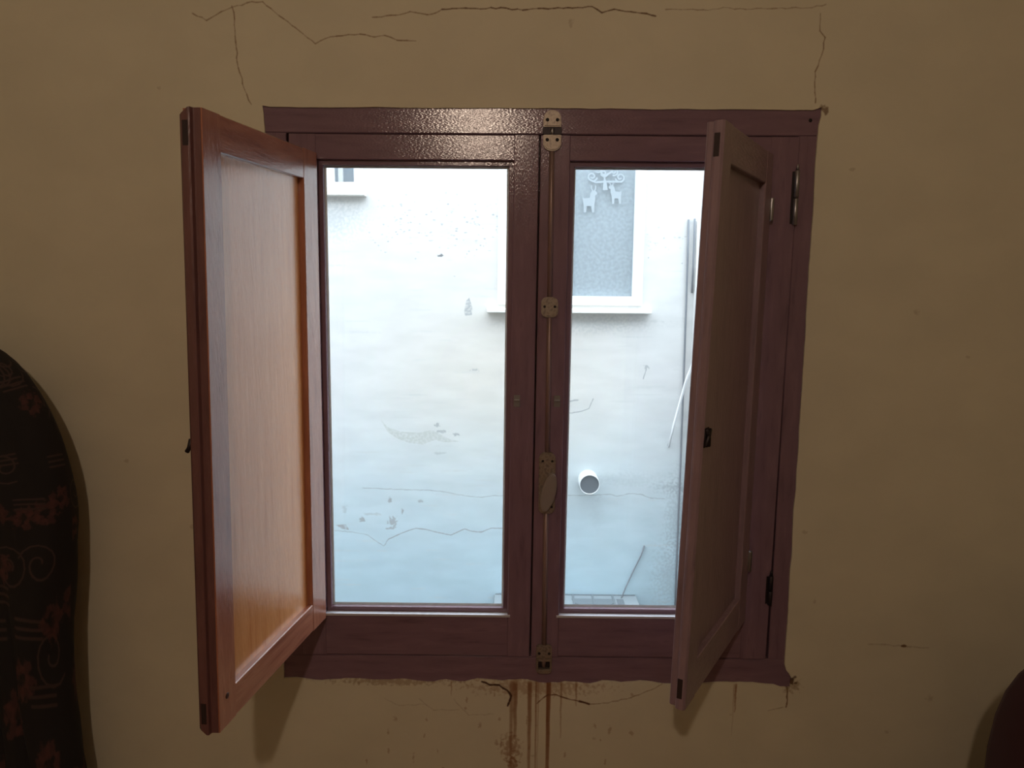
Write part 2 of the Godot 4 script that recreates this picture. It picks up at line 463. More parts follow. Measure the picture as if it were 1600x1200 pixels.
func yard_texture() -> ImageTexture:
	var im := mottled(1600, 1600, Color8(206, 206, 204), 0.03, 0.03, Vector2(0.5, 1.6), 9)
	var o := YARD_ORG; var s := YARD_PPM
	var n := noise(0.08, 3, FastNoiseLite.TYPE_SIMPLEX, 4)
	# painted-in daylight: warmer tint in the middle, darker and bluer fall-off lower down
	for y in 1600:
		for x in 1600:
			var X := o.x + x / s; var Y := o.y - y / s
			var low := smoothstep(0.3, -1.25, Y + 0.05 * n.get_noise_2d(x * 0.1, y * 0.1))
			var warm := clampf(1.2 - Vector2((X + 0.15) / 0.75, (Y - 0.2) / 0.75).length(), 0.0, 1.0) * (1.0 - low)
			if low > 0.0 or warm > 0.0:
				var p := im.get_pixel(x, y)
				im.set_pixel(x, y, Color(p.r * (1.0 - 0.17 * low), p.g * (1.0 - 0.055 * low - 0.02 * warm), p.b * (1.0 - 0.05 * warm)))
	var grey := Color8(152, 156, 157); var dk := Color8(110, 114, 116)
	crack(im, o, s, [-1.3, -0.72, -1.019, -0.743, -0.923, -0.762, -0.877, -0.798, -0.832, -0.83, -0.8, -0.785], 2.4, grey, 0.5)
	crack(im, o, s, [-0.8, -0.785, -0.75, -0.761, -0.692, -0.736, -0.634, -0.716, -0.576, -0.723, -0.499, -0.742, -0.426, -0.757, -0.376, -0.733, -0.342, -0.717, -0.299, -0.732, -0.242, -0.736, -0.184, -0.711, 0.058, -0.713, 0.173, -0.727], 3.2, grey, 0.9, 0.6)
	crack(im, o, s, [-0.95, -0.47, -0.795, -0.475, -0.624, -0.478, -0.49, -0.484, -0.395, -0.503, -0.319, -0.514, -0.242, -0.521, -0.174, -0.509, -0.109, -0.508, 0.322, -0.504], 2.2, grey, 0.7)
	crack(im, o, s, [0.322, -0.504, 0.467, -0.499, 0.52, -0.494, 0.566, -0.506, 0.619, -0.493, 0.668, -0.489, 0.718, -0.496, 0.764, -0.515, 0.85, -0.52], 2.2, grey, 0.75)
	fill_poly(im, o, s, [-0.838, -0.049, -0.797, -0.099, -0.722, -0.125, -0.609, -0.131, -0.545, -0.116, -0.496, -0.134, -0.439, -0.165, -0.367, -0.183, -0.458, -0.188, -0.515, -0.173, -0.591, -0.201, -0.666, -0.194, -0.741, -0.167, -0.798, -0.126], Color8(180, 183, 178), 0.85, n)
	fill_poly(im, o, s, [-0.344, 0.578, -0.333, 0.644, -0.314, 0.662, -0.296, 0.607, -0.3, 0.563, -0.337, 0.559], grey, 0.8, n)
	fill_poly(im, o, s, [-1.118, -0.7, -1.056, -0.696, -1.034, -0.732, -1.08, -0.724], grey, 1.0, n)
	for b in [[-0.775, -0.677, 0.03, 0.035, 0.8], [-0.79, -0.72, 0.03, 0.008, 0.8], [-0.956, -0.667, 0.016, 0.016, 0.9], [-0.785, -0.542, 0.016, 0.018, 0.9], [-0.713, -0.609, 0.008, 0.02, 0.9], [-0.601, -0.548, 0.025, 0.01, 0.7], [-0.503, -0.084, 0.018, 0.012, 0.8], [-0.484, -0.123, 0.04, 0.01, 0.7], [-0.394, -0.141, 0.02, 0.01, 0.8], [0.716, 0.271, 0.02, 0.012, 0.7], [-0.281, 0.244, 0.03, 0.008, 0.6], [-0.489, -0.254, 0.04, 0.008, 0.4], [-1.06, -0.6, 0.015, 0.03, 0.35], [-0.9, -0.63, 0.06, 0.01, 0.35]]:
		blotch(im, o, s, Vector2(b[0], b[1]), Vector2(b[2], b[3]), grey, b[4], n, 0.4)
	blotch(im, o, s, Vector2(-0.478, 0.9), Vector2(0.02, 0.008), dk, 1.0, n, 0.3)
	crack(im, o, s, [0.27, 0.064, 0.322, 0.072], 4.0, grey, 0.7)
	crack(im, o, s, [0.275, -0.005, 0.331, 0.003, 0.387, 0.023, 0.41, 0.08], 3.0, grey, 0.8)
	crack(im, o, s, [0.716, 0.264, 0.699, 0.2], 3.0, grey, 0.7)
	for i in 170:   # flaking specks under the eaves of the upper windows
		var p := Vector2(rng.randf_range(-0.9, -0.1), 1.08 + rng.randfn(0.0, 0.1))
		blotch(im, o, s, p, Vector2(rng.randf_range(0.003, 0.011), rng.randf_range(0.002, 0.005)), grey, rng.randf_range(0.3, 0.9), n, 0.4)
	for i in 30:
		var p := Vector2(rng.randf_range(0.66, 0.98), 0.98 + rng.randfn(0.0, 0.05))
		blotch(im, o, s, p, Vector2(rng.randf_range(0.003, 0.01), rng.randf_range(0.002, 0.005)), grey, rng.randf_range(0.3, 0.7), n, 0.4)
	for i in 120:   # brush marks
		var p := Vector2(rng.randf_range(-1.3, 1.0), rng.randf_range(-1.3, 1.3))
		blotch(im, o, s, p, Vector2(rng.randf_range(0.03, 0.12), rng.randf_range(0.003, 0.007)), Color8(190, 193, 191), 0.4, n)
	# blue-grey stains along the foot of the pier, soft grey bands under the sills
	for b in [[0.9, -0.45, 0.12, 0.04, 0.5], [0.92, -0.62, 0.07, 0.3, 0.4], [0.9, -1.0, 0.12, 0.25, 0.4], [0.3, 0.52, 0.46, 0.06, 0.3], [-1.1, 1.1, 0.22, 0.13, 0.35], [0.45, -0.62, 0.05, 0.14, 0.14], [0.65, -0.4, 0.25, 0.05, 0.18]]:
		blotch(im, o, s, Vector2(b[0], b[1]), Vector2(b[2], b[3]), Color8(150, 158, 162), b[4], n, 0.9)
	return ImageTexture.create_from_image(im)

func garment_texture() -> ImageTexture:
	var im := Image.create(512, 1024, false, Image.FORMAT_RGB8)
	im.fill(Color8(26, 22, 22))
	var n := noise(0.05, 3, FastNoiseLite.TYPE_SIMPLEX, 3)
	var pink := Color8(80, 46, 42); var line := Color8(62, 46, 42)
	var r2 := RandomNumberGenerator.new(); r2.seed = 19
	for i in 120:
		var c := Vector2(r2.randf_range(0, 512), r2.randf_range(0, 1024))
		var kind := r2.randi() % 4
		if kind == 0:      # flower: petals round a heart
			for k in 6:
				var a := TAU * k / 6.0 + i
				blotch(im, Vector2.ZERO, 1.0, Vector2(c.x + cos(a) * 15, -c.y - sin(a) * 15), Vector2(12, 12), pink, 0.7, n, 0.4)
			blotch(im, Vector2.ZERO, 1.0, Vector2(c.x, -c.y), Vector2(7, 7), Color8(40, 28, 26), 0.8, n)
		elif kind == 1:    # drop
			var prev := c
			for k in range(1, 26):
				var a := TAU * k / 25.0
				var q := c + Vector2(sin(a) * 16.0 * sin(a / 2.0), -44.0 * (1.0 - cos(a)) / 2.0).rotated(i * 0.7)
				stroke(im, prev, q, 4, 4, line, 0.9)
				prev = q
		elif kind == 2:    # curl
			var prev := c
			for k in 22:
				var a := k * 0.42 + i
				var q := c + Vector2(cos(a), sin(a)) * (6.0 + k * 1.5)
				if k > 0:
					stroke(im, prev, q, 4, 3, line, 0.8)
				prev = q
		else:              # bars
			for k in 3:
				stroke(im, c + Vector2(-26, k * 10), c + Vector2(26, k * 10 - 5), 4, 4, line, 0.7)
	return ImageTexture.create_from_image(im)

# ------------------------------------------------------------------ room

func slab(called: String, lo: Vector3, hi: Vector3, m: Material, label: String) -> MeshInstance3D:
	var st := mb(); board(st, lo, hi, 1, 0.004)
	var o := obj(called, st, m)
	tag(o, label, "", "", "structure")
	return o

func room() -> void:
	# the wall with the window: a slab pierced by a hole whose plaster edge is ragged
	var hole := PackedVector2Array()
	var sides := [[Vector2(W0, 0), Vector2(W1, 0)], [Vector2(W1, 0), Vector2(W1, WH)], [Vector2(W1, WH), Vector2(W0, WH)], [Vector2(W0, WH), Vector2(W0, 0)]]
	var inward := [Vector2.DOWN * -1.0, Vector2.LEFT, Vector2.UP, Vector2.RIGHT]
	var rough := [0.0034, 0.0008, 0.0008, 0.0008]
	var n := noise(9.0, 3, FastNoiseLite.TYPE_SIMPLEX, 77)
	for sd in 4:
		for i in 80:
			var p: Vector2 = sides[sd][0].lerp(sides[sd][1], i / 80.0)
			var k: float = rough[sd]
			var d: float = 0.0015 + k * n.get_noise_2d(p.x * 1.0 + sd * 9.0, p.y) * 1.8
			if sd == 2: d = 0.002 + k * n.get_noise_2d(p.x, 4.0) * 1.5
			if i == 0: d = 0.0
			hole.append(p + inward[sd] * d)
	# the knocked-off corners
	hole[80] = Vector2(0.512, -0.008); hole[79] = Vector2(0.494, -0.008); hole[78] = Vector2(0.48, -0.003); hole[81] = Vector2(0.513, 0.014); hole[82] = Vector2(0.503, 0.028)
	hole[160] = Vector2(0.502, 1.104); hole[159] = Vector2(0.503, 1.09)
	var lo := Vector2(-5.0, -3.5); var hi := Vector2(5.0, 2.5)
	var st := mb()
	var so := mb()
	var th := -0.30
	var uvp := func(p: Vector2) -> Vector2: return Vector2((p.x - WALL_ORG.x) * WALL_PPM / 2040.0, (WALL_ORG.y - p.y) * WALL_PPM / 1445.0)
	var cnt := hole.size()
	var outer := PackedVector2Array()
	for i in cnt:
		var sd := i / 80; var t := (i % 80) / 80.0
		var cs := [lo, Vector2(hi.x, lo.y), hi, Vector2(lo.x, hi.y)]
		outer.append(cs[sd].lerp(cs[(sd + 1) % 4], t))
	for i in cnt:
		var j := (i + 1) % cnt
		var a := outer[i]; var b := outer[j]; var c := hole[j]; var d := hole[i]
		# in steps outwards, so that triangles stay well shaped
		var cuts := [0.0, 0.004, 0.03, 0.12, 0.4, 1.0]
		for k in cuts.size() - 1:
			var t0: float = cuts[k]; var t1: float = cuts[k + 1]
			var p0 := d.lerp(a, t1); var p1 := c.lerp(b, t1); var p2 := c.lerp(b, t0); var p3 := d.lerp(a, t0)
			quad(st, V(p0, 0), V(p1, 0), V(p2, 0), V(p3, 0), uvp.call(p0), uvp.call(p1), uvp.call(p2), uvp.call(p3))
			quad(so, V(p3, th), V(p2, th), V(p1, th), V(p0, th), p3, p2, p1, p0)
		quad(st, V(d, 0), V(c, 0), V(c, -0.1), V(d, -0.1), uvp.call(d), uvp.call(c), uvp.call(c), uvp.call(d))
		quad(so, V(d, -0.1), V(c, -0.1), V(c, th), V(d, th), d, c, c, d)
	var wall := obj("wall_front", st, M.wall)
	tag(wall, "cream plastered wall round the window, cracked above it and streaked with rust below", "", "", "structure")
	obj("outside_face", so, M.facade, wall)
	slab("wall_left", Vector3(-1.95, FLOOR_Y, 0.0), Vector3(-1.8, CEIL_Y, 4.2), M.wall_plain, "cream side wall to the left of the window")
	slab("wall_right", Vector3(1.8, FLOOR_Y, 0.0), Vector3(1.95, CEIL_Y, 4.2), M.wall_plain, "cream side wall to the right of the window")
	slab("wall_rear", Vector3(-1.95, FLOOR_Y, 4.2), Vector3(1.95, CEIL_Y, 4.35), M.wall_plain, "cream wall behind the camera")
	slab("floor", Vector3(-1.95, FLOOR_Y - 0.12, 0.0), Vector3(1.95, FLOOR_Y, 4.35), M.floor, "brown floor of the room")
	slab("ceiling", Vector3(-1.95, CEIL_Y, 0.0), Vector3(1.95, CEIL_Y + 0.12, 4.35), M.ceiling, "pale ceiling of the room")

func V(p: Vector2, z: float) -> Vector3:
	return Vector3(p.x, p.y, z)

func pendant_lamp(at: Vector3, c: Color, energy: float) -> void:
	var t := base("pendant_lamp", Vector3(at.x, CEIL_Y, at.z))
	tag(t, "bare warm light bulb hanging from the ceiling on a short cord", "lamp")
	var y := at.y - CEIL_Y
	var X := Vector3.RIGHT; var Z := Vector3.BACK; var Y := Vector3.UP
	var st := mb(true); lathe(st, [Vector2(0, -0.025), Vector2(0.03, -0.022), Vector2(0.05, -0.008), Vector2(0.05, 0.0), Vector2(0, 0)], Vector3.ZERO, Z, X, Y)
	obj("ceiling_rose", st, plain(Color8(230, 228, 220), 0.5), t)
	st = mb(true); tube(st, [Vector3(0, -0.02, 0), Vector3(0, y + 0.08, 0)], 0.003)
	obj("cord", st, plain(Color8(220, 216, 206), 0.6), t)
	st = mb(true); lathe(st, [Vector2(0, y + 0.032), Vector2(0.017, y + 0.032), Vector2(0.019, y + 0.07), Vector2(0.012, y + 0.082), Vector2(0, y + 0.084)], Vector3.ZERO, Z, X, Y)
	obj("socket", st, plain(Color8(60, 54, 50), 0.5), t)
	st = mb(true)
	var prof := []
	for i in 15:
		var a := -PI / 2 + PI * i / 14.0
		prof.append(Vector2(maxf(0.0, cos(a)) * 0.032 if i < 14 else 0.0, y + sin(a) * 0.034))
	prof[0].x = 0.0
	lathe(st, prof, Vector3.ZERO, Z, X, Y, 24)
	var g := plain(Color(1, 0.95, 0.85), 0.4)
	g.emission_enabled = true; g.emission = c; g.emission_energy_multiplier = 80.0
	obj("bulb", st, g, t)
	var l := OmniLight3D.new(); l.name = "bulb_light"
	l.light_color = c; l.light_energy = energy; l.light_size = 0.03; l.omni_range = 12.0; l.omni_attenuation = 2.0; l.shadow_enabled = true
	l.position = Vector3(0, y, 0); t.add_child(l)

# ------------------------------------------------------------------ the window

func lean(p: Vector3) -> Vector3:      # the sashes have sagged a little out of square
	return p + Vector3(0.0068 * (p.y - 0.575), 0, 0)

func screw(at: Vector3, parent: Node3D, r := 0.0033) -> void:
	var st := mb(true)
	lathe(st, [Vector2(0, 0.0002), Vector2(r * 0.8, 0.0), Vector2(r, -0.0006), Vector2(r, -0.002)].map(func(q): return Vector2(q.x, q.y)), at, Vector3.UP, Vector3.RIGHT, Vector3.BACK, 12)
	obj("screw", st, M.hole, parent)

func window_casement() -> void:
	var w := base("window_1", Vector3.ZERO)
	tag(w, "dark mahogany casement window with two glazed sashes and a vertical bolt", "", "", "structure")
	var zf := -0.004; var zb := -0.075
	var st := mb(); board(st, Vector3(-0.508, 1.0545, zb), Vector3(0.508, 1.112, zf), 0, 0.002); obj("frame_head", st, M.sash, w)
	st = mb(); board(st, Vector3(-0.508, -0.012, zb), Vector3(0.514, 0.0495, zf), 0, 0.002); obj("frame_sill", st, M.sash, w)
	st = mb(); board(st, Vector3(-0.508, 0.0495, zb), Vector3(-0.4605, 1.0545, zf), 1, 0.0015); obj("frame_jamb", st, M.sash, w)
	st = mb(); board(st, Vector3(0.4665, 0.0495, zb), Vector3(0.508, 1.0545, zf), 1, 0.0015); obj("frame_jamb", st, M.sash, w)
	# stop strip closing the gap behind the sashes
	st = mb(); mitred(st, -0.4605, 0.4665, 0.0495, 1.0545, [Vector2(0, -0.046), Vector2(0.02, -0.046), Vector2(0.02, -0.075), Vector2(0, -0.075)]); obj("frame_stop", st, M.sash, w)
	screw(Vector3(0.485, 1.082, zf + 0.001), w)
	sash(w, -0.458, -0.409, -0.0500, -0.0052)
	sash(w, -0.0022, 0.0515, 0.4120, 0.4640)
	for s in [[0.465, 0.897, 0.097], [0.4605, 0.166, 0.06], [-0.459, 0.897, 0.097], [-0.459, 0.166, 0.06]]:
		var x: float = s[0]; var y: float = s[1]; var l: float = s[2]
		st = mb(true)
		for k in 2:
			var y0 := y + k * (l / 2 + 0.001)
			lathe(st, [Vector2(0, y0), Vector2(0.0035, y0), Vector2(0.0045, y0 + 0.001), Vector2(0.0045, y0 + l / 2 - 0.002), Vector2(0.0035, y0 + l / 2 - 0.001), Vector2(0, y0 + l / 2 - 0.001)], Vector3(x, 0, 0.003), Vector3.BACK, Vector3.RIGHT, Vector3.UP, 12)
		lathe(st, [Vector2(0, y + l + 0.001), Vector2(0.003, y + l + 0.001), Vector2(0.002, y + l + 0.01), Vector2(0, y + l + 0.011)], Vector3(x, 0, 0.003), Vector3.BACK, Vector3.RIGHT, Vector3.UP, 10)
		var h := obj("sash_hinge", st, M.steel if y > 0.5 else M.dark_iron, w)
		st = mb(); board(st, Vector3(x - 0.008, y + 0.002, -0.003), Vector3(x + 0.0, y + l - 0.002, 0.0008), 1, 0.0003)
		obj("hinge_leaf", st, M.dark_iron, h)
	cremone(w)

func sash(w: Node3D, x0: float, o0: float, o1: float, x1: float) -> void:
	var s := base("casement_sash", Vector3.ZERO, w)
	bend = lean
	var y0 := 0.052; var y1 := 1.0525; var p0 := 0.138; var p1 := 1.0085; var zb := -0.042
	var st := mb(); board(st, Vector3(x0, y0, zb), Vector3(o0, y1, 0), 1, 0.0014); obj("stile", st, M.sash, s)
	st = mb(); board(st, Vector3(o1, y0, zb), Vector3(x1, y1, 0), 1, 0.0014); obj("stile", st, M.sash, s)
	st = mb(); board(st, Vector3(o0, p1, zb), Vector3(o1, y1, -0.0003), 0, 0.0012); obj("top_rail", st, M.sash, s)
	st = mb(); board(st, Vector3(o0, y0, zb), Vector3(o1, p0, -0.0003), 0, 0.0018); obj("bottom_rail", st, M.sash, s)
	st = mb(); mitred(st, o0, o1, p0, p1, [Vector2(0, -0.012), Vector2(0.008, -0.012), Vector2(0.0092, -0.0135), Vector2(0.0092, -0.022), Vector2(0, -0.022)])
	obj("glazing_bead", st, M.sash, s)
	st = mb(); mitred(st, o0, o1, p0, p1, [Vector2(0, -0.0265), Vector2(0.0125, -0.0265), Vector2(0.006, -0.040), Vector2(0, -0.041)])
	obj("putty", st, M.putty, s)
	st = mb(); board(st, Vector3(o0 + 0.001, p0 + 0.001, -0.0263), Vector3(o1 - 0.001, p1 - 0.001, -0.0223), 1, 0.0)
	obj("pane", st, M.glass, s)
	st = mb(); board(st, Vector3(o0 - 0.005, p0 - 0.0036, -0.0115), Vector3(o1 + 0.005, p0 + 0.0012, 0.002), 0, 0.0006); obj("ledge_strip", st, M.strip, s)
	if x1 > 0.1:
		st = mb(); board(st, Vector3(x0 - 0.016, y0, zb - 0.010), Vector3(x0 + 0.02, y1, zb), 1, 0.001); obj("meeting_bead", st, M.sash, s)
	# the small catch that holds the shutter shut
	var cx := o1 + 0.012 if x1 < 0.1 else o0 - 0.0135
	st = mb()
	board(st, Vector3(cx - 0.006, 0.556, -0.001), Vector3(cx + 0.006, 0.578, 0.0012), 1, 0.0004)
	board(st, Vector3(cx - 0.005, 0.567, 0.001), Vector3(cx + 0.005, 0.5695, 0.006), 0, 0.0004)
	obj("strike_plate", st, M.steel, s)
	bend = null

func cremone(w: Node3D) -> void:
	var c := base("cremone_bolt", Vector3.ZERO, w)
	c.set_meta("label", "aged bronze vertical bolt with oval thumb turn down the meeting stiles")
	var x := 0.0212; var wd := 0.032
	# keeper on the head, arched above, over a dark slot
	var st := mb(); plate(st, lozenge(x, 1.0665, 1.0955, wd, 0.0155, 0.001), -0.005, 0.006, 0.002); obj("keeper", st, M.bronze, c)
	st = mb(); plate(st, lozenge(x, 1.0545, 1.0665, wd + 0.002, 0.001, 0.001), -0.005, 0.0008, 0.0003); obj("keeper_slot", st, M.dark_iron, c)
	st = mb(); plate(st, lozenge(x, 1.0245, 1.0525, wd, 0.002, 0.0135), -0.001, 0.008, 0.002); obj("guide_plate", st, M.bronze, c)
	for y in [1.0783, 1.0435]:
		for k in [-1, 1]:
			screw(Vector3(x + k * 0.009, y, 0.0085 if y < 1.06 else 0.0065), c)
	st = mb(); plate(st, lozenge(x, 0.7255, 0.763, 0.0315, 0.011, 0.011), -0.001, 0.008, 0.002); obj("guide_plate", st, M.bronze, c)
	for k in [-1, 1]:
		screw(Vector3(x + k * 0.0095, 0.7455, 0.0085), c, 0.0026)
	# box of the thumb turn
	st = mb(); plate(st, lozenge(x - 0.0003, 0.349, 0.469, 0.0315, 0.012, 0.011), -0.001, 0.010, 0.0025); obj("turn_box", st, M.bronze, c)
	for k in [-1, 1]:
		screw(Vector3(x + k * 0.009, 0.453, 0.0105), c, 0.0025)
		screw(Vector3(x + k * 0.009, 0.363, 0.0105), c, 0.0025)
	st = mb(); plate(st, oval(x + 0.0022, 0.394, 0.0135, 0.0375, -0.22), 0.010, 0.024, 0.0025); obj("thumb_turn", st, M.turn, c)
	# the foot: guide on the sash, keeper on the frame
	st = mb(); plate(st, lozenge(x - 0.001, 0.0515, 0.0785, 0.031, 0.006, 0.001), -0.001, 0.008, 0.0018); obj("guide_plate", st, M.bronze, c)
	for k in [-1, 1]:
		screw(Vector3(x - 0.001 + k * 0.0098, 0.0625, 0.0085), c, 0.003)
	st = mb(); plate(st, lozenge(x - 0.001, 0.018, 0.0275, 0.031, 0.001, 0.009), -0.005, 0.006, 0.0015)
	plate(st, lozenge(x - 0.001, 0.0435, 0.0495, 0.031, 0.001, 0.001), -0.005, 0.005, 0.001)
	for k in [-1, 1]:
		plate(st, lozenge(x - 0.001 + k * 0.0135, 0.0275, 0.0435, 0.004, 0.001, 0.001), -0.005, 0.005, 0.001)
	obj("keeper", st, M.bronze, c)
	st = mb(); plate(st, lozenge(x - 0.001, 0.0275, 0.0435, 0.023, 0.001, 0.001), -0.005, -0.002, 0.0003); obj("keeper_slot", st, M.dark_iron, c)
	# half-round rods and their tips
	for r in [[0.469, 0.7255], [0.763, 1.0245], [0.0785, 0.349], [1.0525, 1.064], [0.032, 0.0515]]:
		var prof := PackedVector2Array()
		for i in 9:
			prof.append(Vector2(cos(PI * i / 8.0) * 0.0052, -0.0005 + sin(PI * i / 8.0) * 0.0062))
		st = mb(true)
		var tip: bool = r[1] - r[0] < 0.05
		prism(st, prof, Vector3(x - (0.001 if r[0] < 0.2 else 0.0), r[0], 0.0), Vector3.RIGHT * (0.8 if tip else 1.0), Vector3.BACK, Vector3.UP * (r[1] - r[0]))
		obj("bolt_tip" if tip else "rod", st, M.steel if tip and r[0] > 0.5 else M.rod, c)

# ------------------------------------------------------------------ the shutters

func shutter(left: bool) -> void:
	var wm: Material = M.shutter if left else M.shutter_shaded
	var th := deg_to_rad(98.35 if left else 119.5)
	var hinge := Vector3(-0.4052, 0.0, 0.010) if left else Vector3(0.4120, 0.0, 0.020)
	var wd := 0.3896 if left else 0.3613
	var y0 := 0.135 if left else 0.1412
	var y1 := 1.0174 if left else 1.0184
	var k0 := 0.0075 if left else 0.007
	var k1 := 0.020 if left else 0.0242
	var T := 0.028
	var t := base("window_shutter", Vector3(hinge.x, y0, hinge.z))
	t.rotation.y = -th
	tag(t, "varnished wooden shutter swung wide open on the left, its orange brown panel lit by daylight" if left else "dark wooden shutter half open over the right sash, its shaded room side in view", "shutter", "inside shutters of the window")
	var H := y1 - y0
	# local: x from the hinge, y up from the foot, n from the side that faces out when shut; old boards out of true
	bend = func(p: Vector3) -> Vector3:
		var q := Vector3(p.x, p.y, p.z if left else T - p.z)
		var s := (k0 + (k1 - k0) * p.x / wd) * (p.y - H / 2.0)
		return q + Vector3(cos(th) * s, 0, -sin(th) * s)
	mirror = not left
	var hs := 0.060 if left else 0.052
	var fs := wd - (0.3415 if left else 0.312)
	var r0 := 0.052 if left else 0.063
	var r1 := 0.051 if left else 0.054
	# hinge stile, free stile with its rebated and rounded edge, rails, panel
	var st := mb(); prism(st, chamfered(0, hs, 0, T, 0.0015), Vector3.ZERO, Vector3.RIGHT, Vector3.BACK, Vector3.UP * H, 6); obj("stile", st, wm, t)
	var e := wd
	var prof := PackedVector2Array([Vector2(e - fs, 0), Vector2(e - 0.0015, 0), Vector2(e, 0.0015), Vector2(e, 0.010), Vector2(e + 0.001, 0.0115), Vector2(e + 0.007, 0.0125), Vector2(e + 0.0085, 0.015), Vector2(e + 0.0085, 0.0235), Vector2(e + 0.006, 0.027), Vector2(e + 0.003, T), Vector2(e - fs, T)])
	if not left:
		prof = PackedVector2Array([Vector2(e - fs, 0), Vector2(e - 0.012, 0), Vector2(e - 0.0095, 0.0015), Vector2(e - 0.0085, 0.004), Vector2(e - 0.0085, 0.0105), Vector2(e - 0.004, 0.012), Vector2(e - 0.002, 0.0135), Vector2(e, 0.017), Vector2(e, T - 0.003), Vector2(e - 0.003, T), Vector2(e - fs, T)])
	if left:   # free edge split off as its own strip, shade put into its darker colour
		var lip := PackedVector2Array([Vector2(e - 0.003, 0.002), Vector2(e - 0.001, 0.002)])
		lip.append_array(prof.slice(3))
		lip[lip.size() - 1] = Vector2(e - 0.003, T)
		var straight: Callable = bend
		bend = func(p: Vector3) -> Vector3:   # the room-side corners are worn round at both ends
			var cut := smoothstep(0.012, T, p.z) * 0.010
			return straight.call(Vector3(p.x, clampf(p.y, cut, H - cut), p.z))
		st = mb(); prism(st, lip, Vector3.ZERO, Vector3.RIGHT, Vector3.BACK, Vector3.UP * H, 6); obj("shaded_edge", st, M.edge_shade, t)
		bend = straight
		prof = PackedVector2Array([Vector2(e - fs, 0), Vector2(e - 0.002, 0), Vector2(e - 0.0008, 0.0015), Vector2(e - 0.003, 0.002), Vector2(e - 0.003, T - 0.0005), Vector2(e - fs, T - 0.0005)])
	st = mb(); prism(st, prof, Vector3.ZERO, Vector3.RIGHT, Vector3.BACK, Vector3.UP * H, 6); obj("stile", st, wm, t)
	st = mb(); board(st, Vector3(hs, H - r1, 0.0004), Vector3(e - fs, H, T - 0.0004), 0, 0.0014); obj("top_rail", st, wm, t)
	st = mb(); board(st, Vector3(hs, 0, 0.0004), Vector3(e - fs, r0, T - 0.0004), 0, 0.0014); obj("bottom_rail", st, wm, t)
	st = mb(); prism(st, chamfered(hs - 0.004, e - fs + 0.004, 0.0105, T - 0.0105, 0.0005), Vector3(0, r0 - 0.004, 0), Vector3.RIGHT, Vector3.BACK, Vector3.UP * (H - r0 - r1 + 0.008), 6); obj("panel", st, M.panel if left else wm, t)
	# ends of the through tenons in the free edge
	for y in [H - 0.045, 0.022]:
		var ex: float = e + 0.0088 if left else e + 0.0004
		st = mb(); board(st, Vector3(ex - 0.012, y - 0.004, 0.0145), Vector3(ex, y + 0.028, T - 0.0055), 0, 0.0004); obj("tenon_end", st, M.end_grain, t)
	# peg through the corner
	st = mb(true)
	if left:
		lathe(st, [Vector2(0.0045, 0.004), Vector2(0.0045, -0.0006), Vector2(0.0038, -0.001), Vector2(0, -0.0011)].map(func(q): return Vector2(q.x, -q.y)), Vector3(e - 0.024, 0.046, 0.0), Vector3.UP, Vector3.RIGHT, Vector3.FORWARD, 14)
		obj("peg", st, M.plug, t)
	# the latch on the room side
	st = mb(true)
	var ly := 0.428; var lx := e - 0.014
	if left:
		board(st, Vector3(lx - 0.012, ly - 0.02, T - 0.001), Vector3(lx + 0.012, ly + 0.02, T + 0.002), 1, 0.0008)
		tube(st, [Vector3(lx, ly, T), Vector3(lx, ly, T + 0.009)], 0.005)
		tube(st, [Vector3(lx, ly + 0.008, T + 0.010), Vector3(lx, ly - 0.004, T + 0.013), Vector3(lx, ly - 0.010, T + 0.017)], 0.0035)
	else:
		board(st, Vector3(lx - 0.010, ly - 0.014, T - 0.001), Vector3(lx + 0.010, ly + 0.014, T + 0.0015), 1, 0.0006)
		tube(st, [Vector3(lx - 0.010, ly + 0.010, T + 0.003), Vector3(lx + 0.002, ly + 0.004, T + 0.005), Vector3(lx + 0.010, ly - 0.012, T + 0.003)], 0.0032)
		tube(st, [Vector3(lx + 0.009, ly + 0.014, T + 0.003), Vector3(lx, ly, T + 0.005), Vector3(lx - 0.009, ly - 0.014, T + 0.003)], 0.0028)
	obj("latch", st, M.dark_iron, t)
	# knuckles of its hinges
	for y in [H - 0.115, 0.10]:
		st = mb(true)
		lathe(st, [Vector2(0, y), Vector2(0.004, y), Vector2(0.0042, y + 0.001), Vector2(0.0042, y + 0.039), Vector2(0.004, y + 0.04), Vector2(0, y + 0.04)], Vector3(-0.0035, 0, T * 0.5 if left else T + 0.001), Vector3.BACK, Vector3.RIGHT, Vector3.UP, 12)
		board(st, Vector3(-0.003, y + 0.002, (T * 0.5 if left else T) - 0.002), Vector3(0.006, y + 0.038, (T * 0.5 if left else T) + 0.0006), 1, 0.0003)
		obj("hinge", st, M.steel, t)
	bend = null; mirror = false

# ------------------------------------------------------------------ outdoors

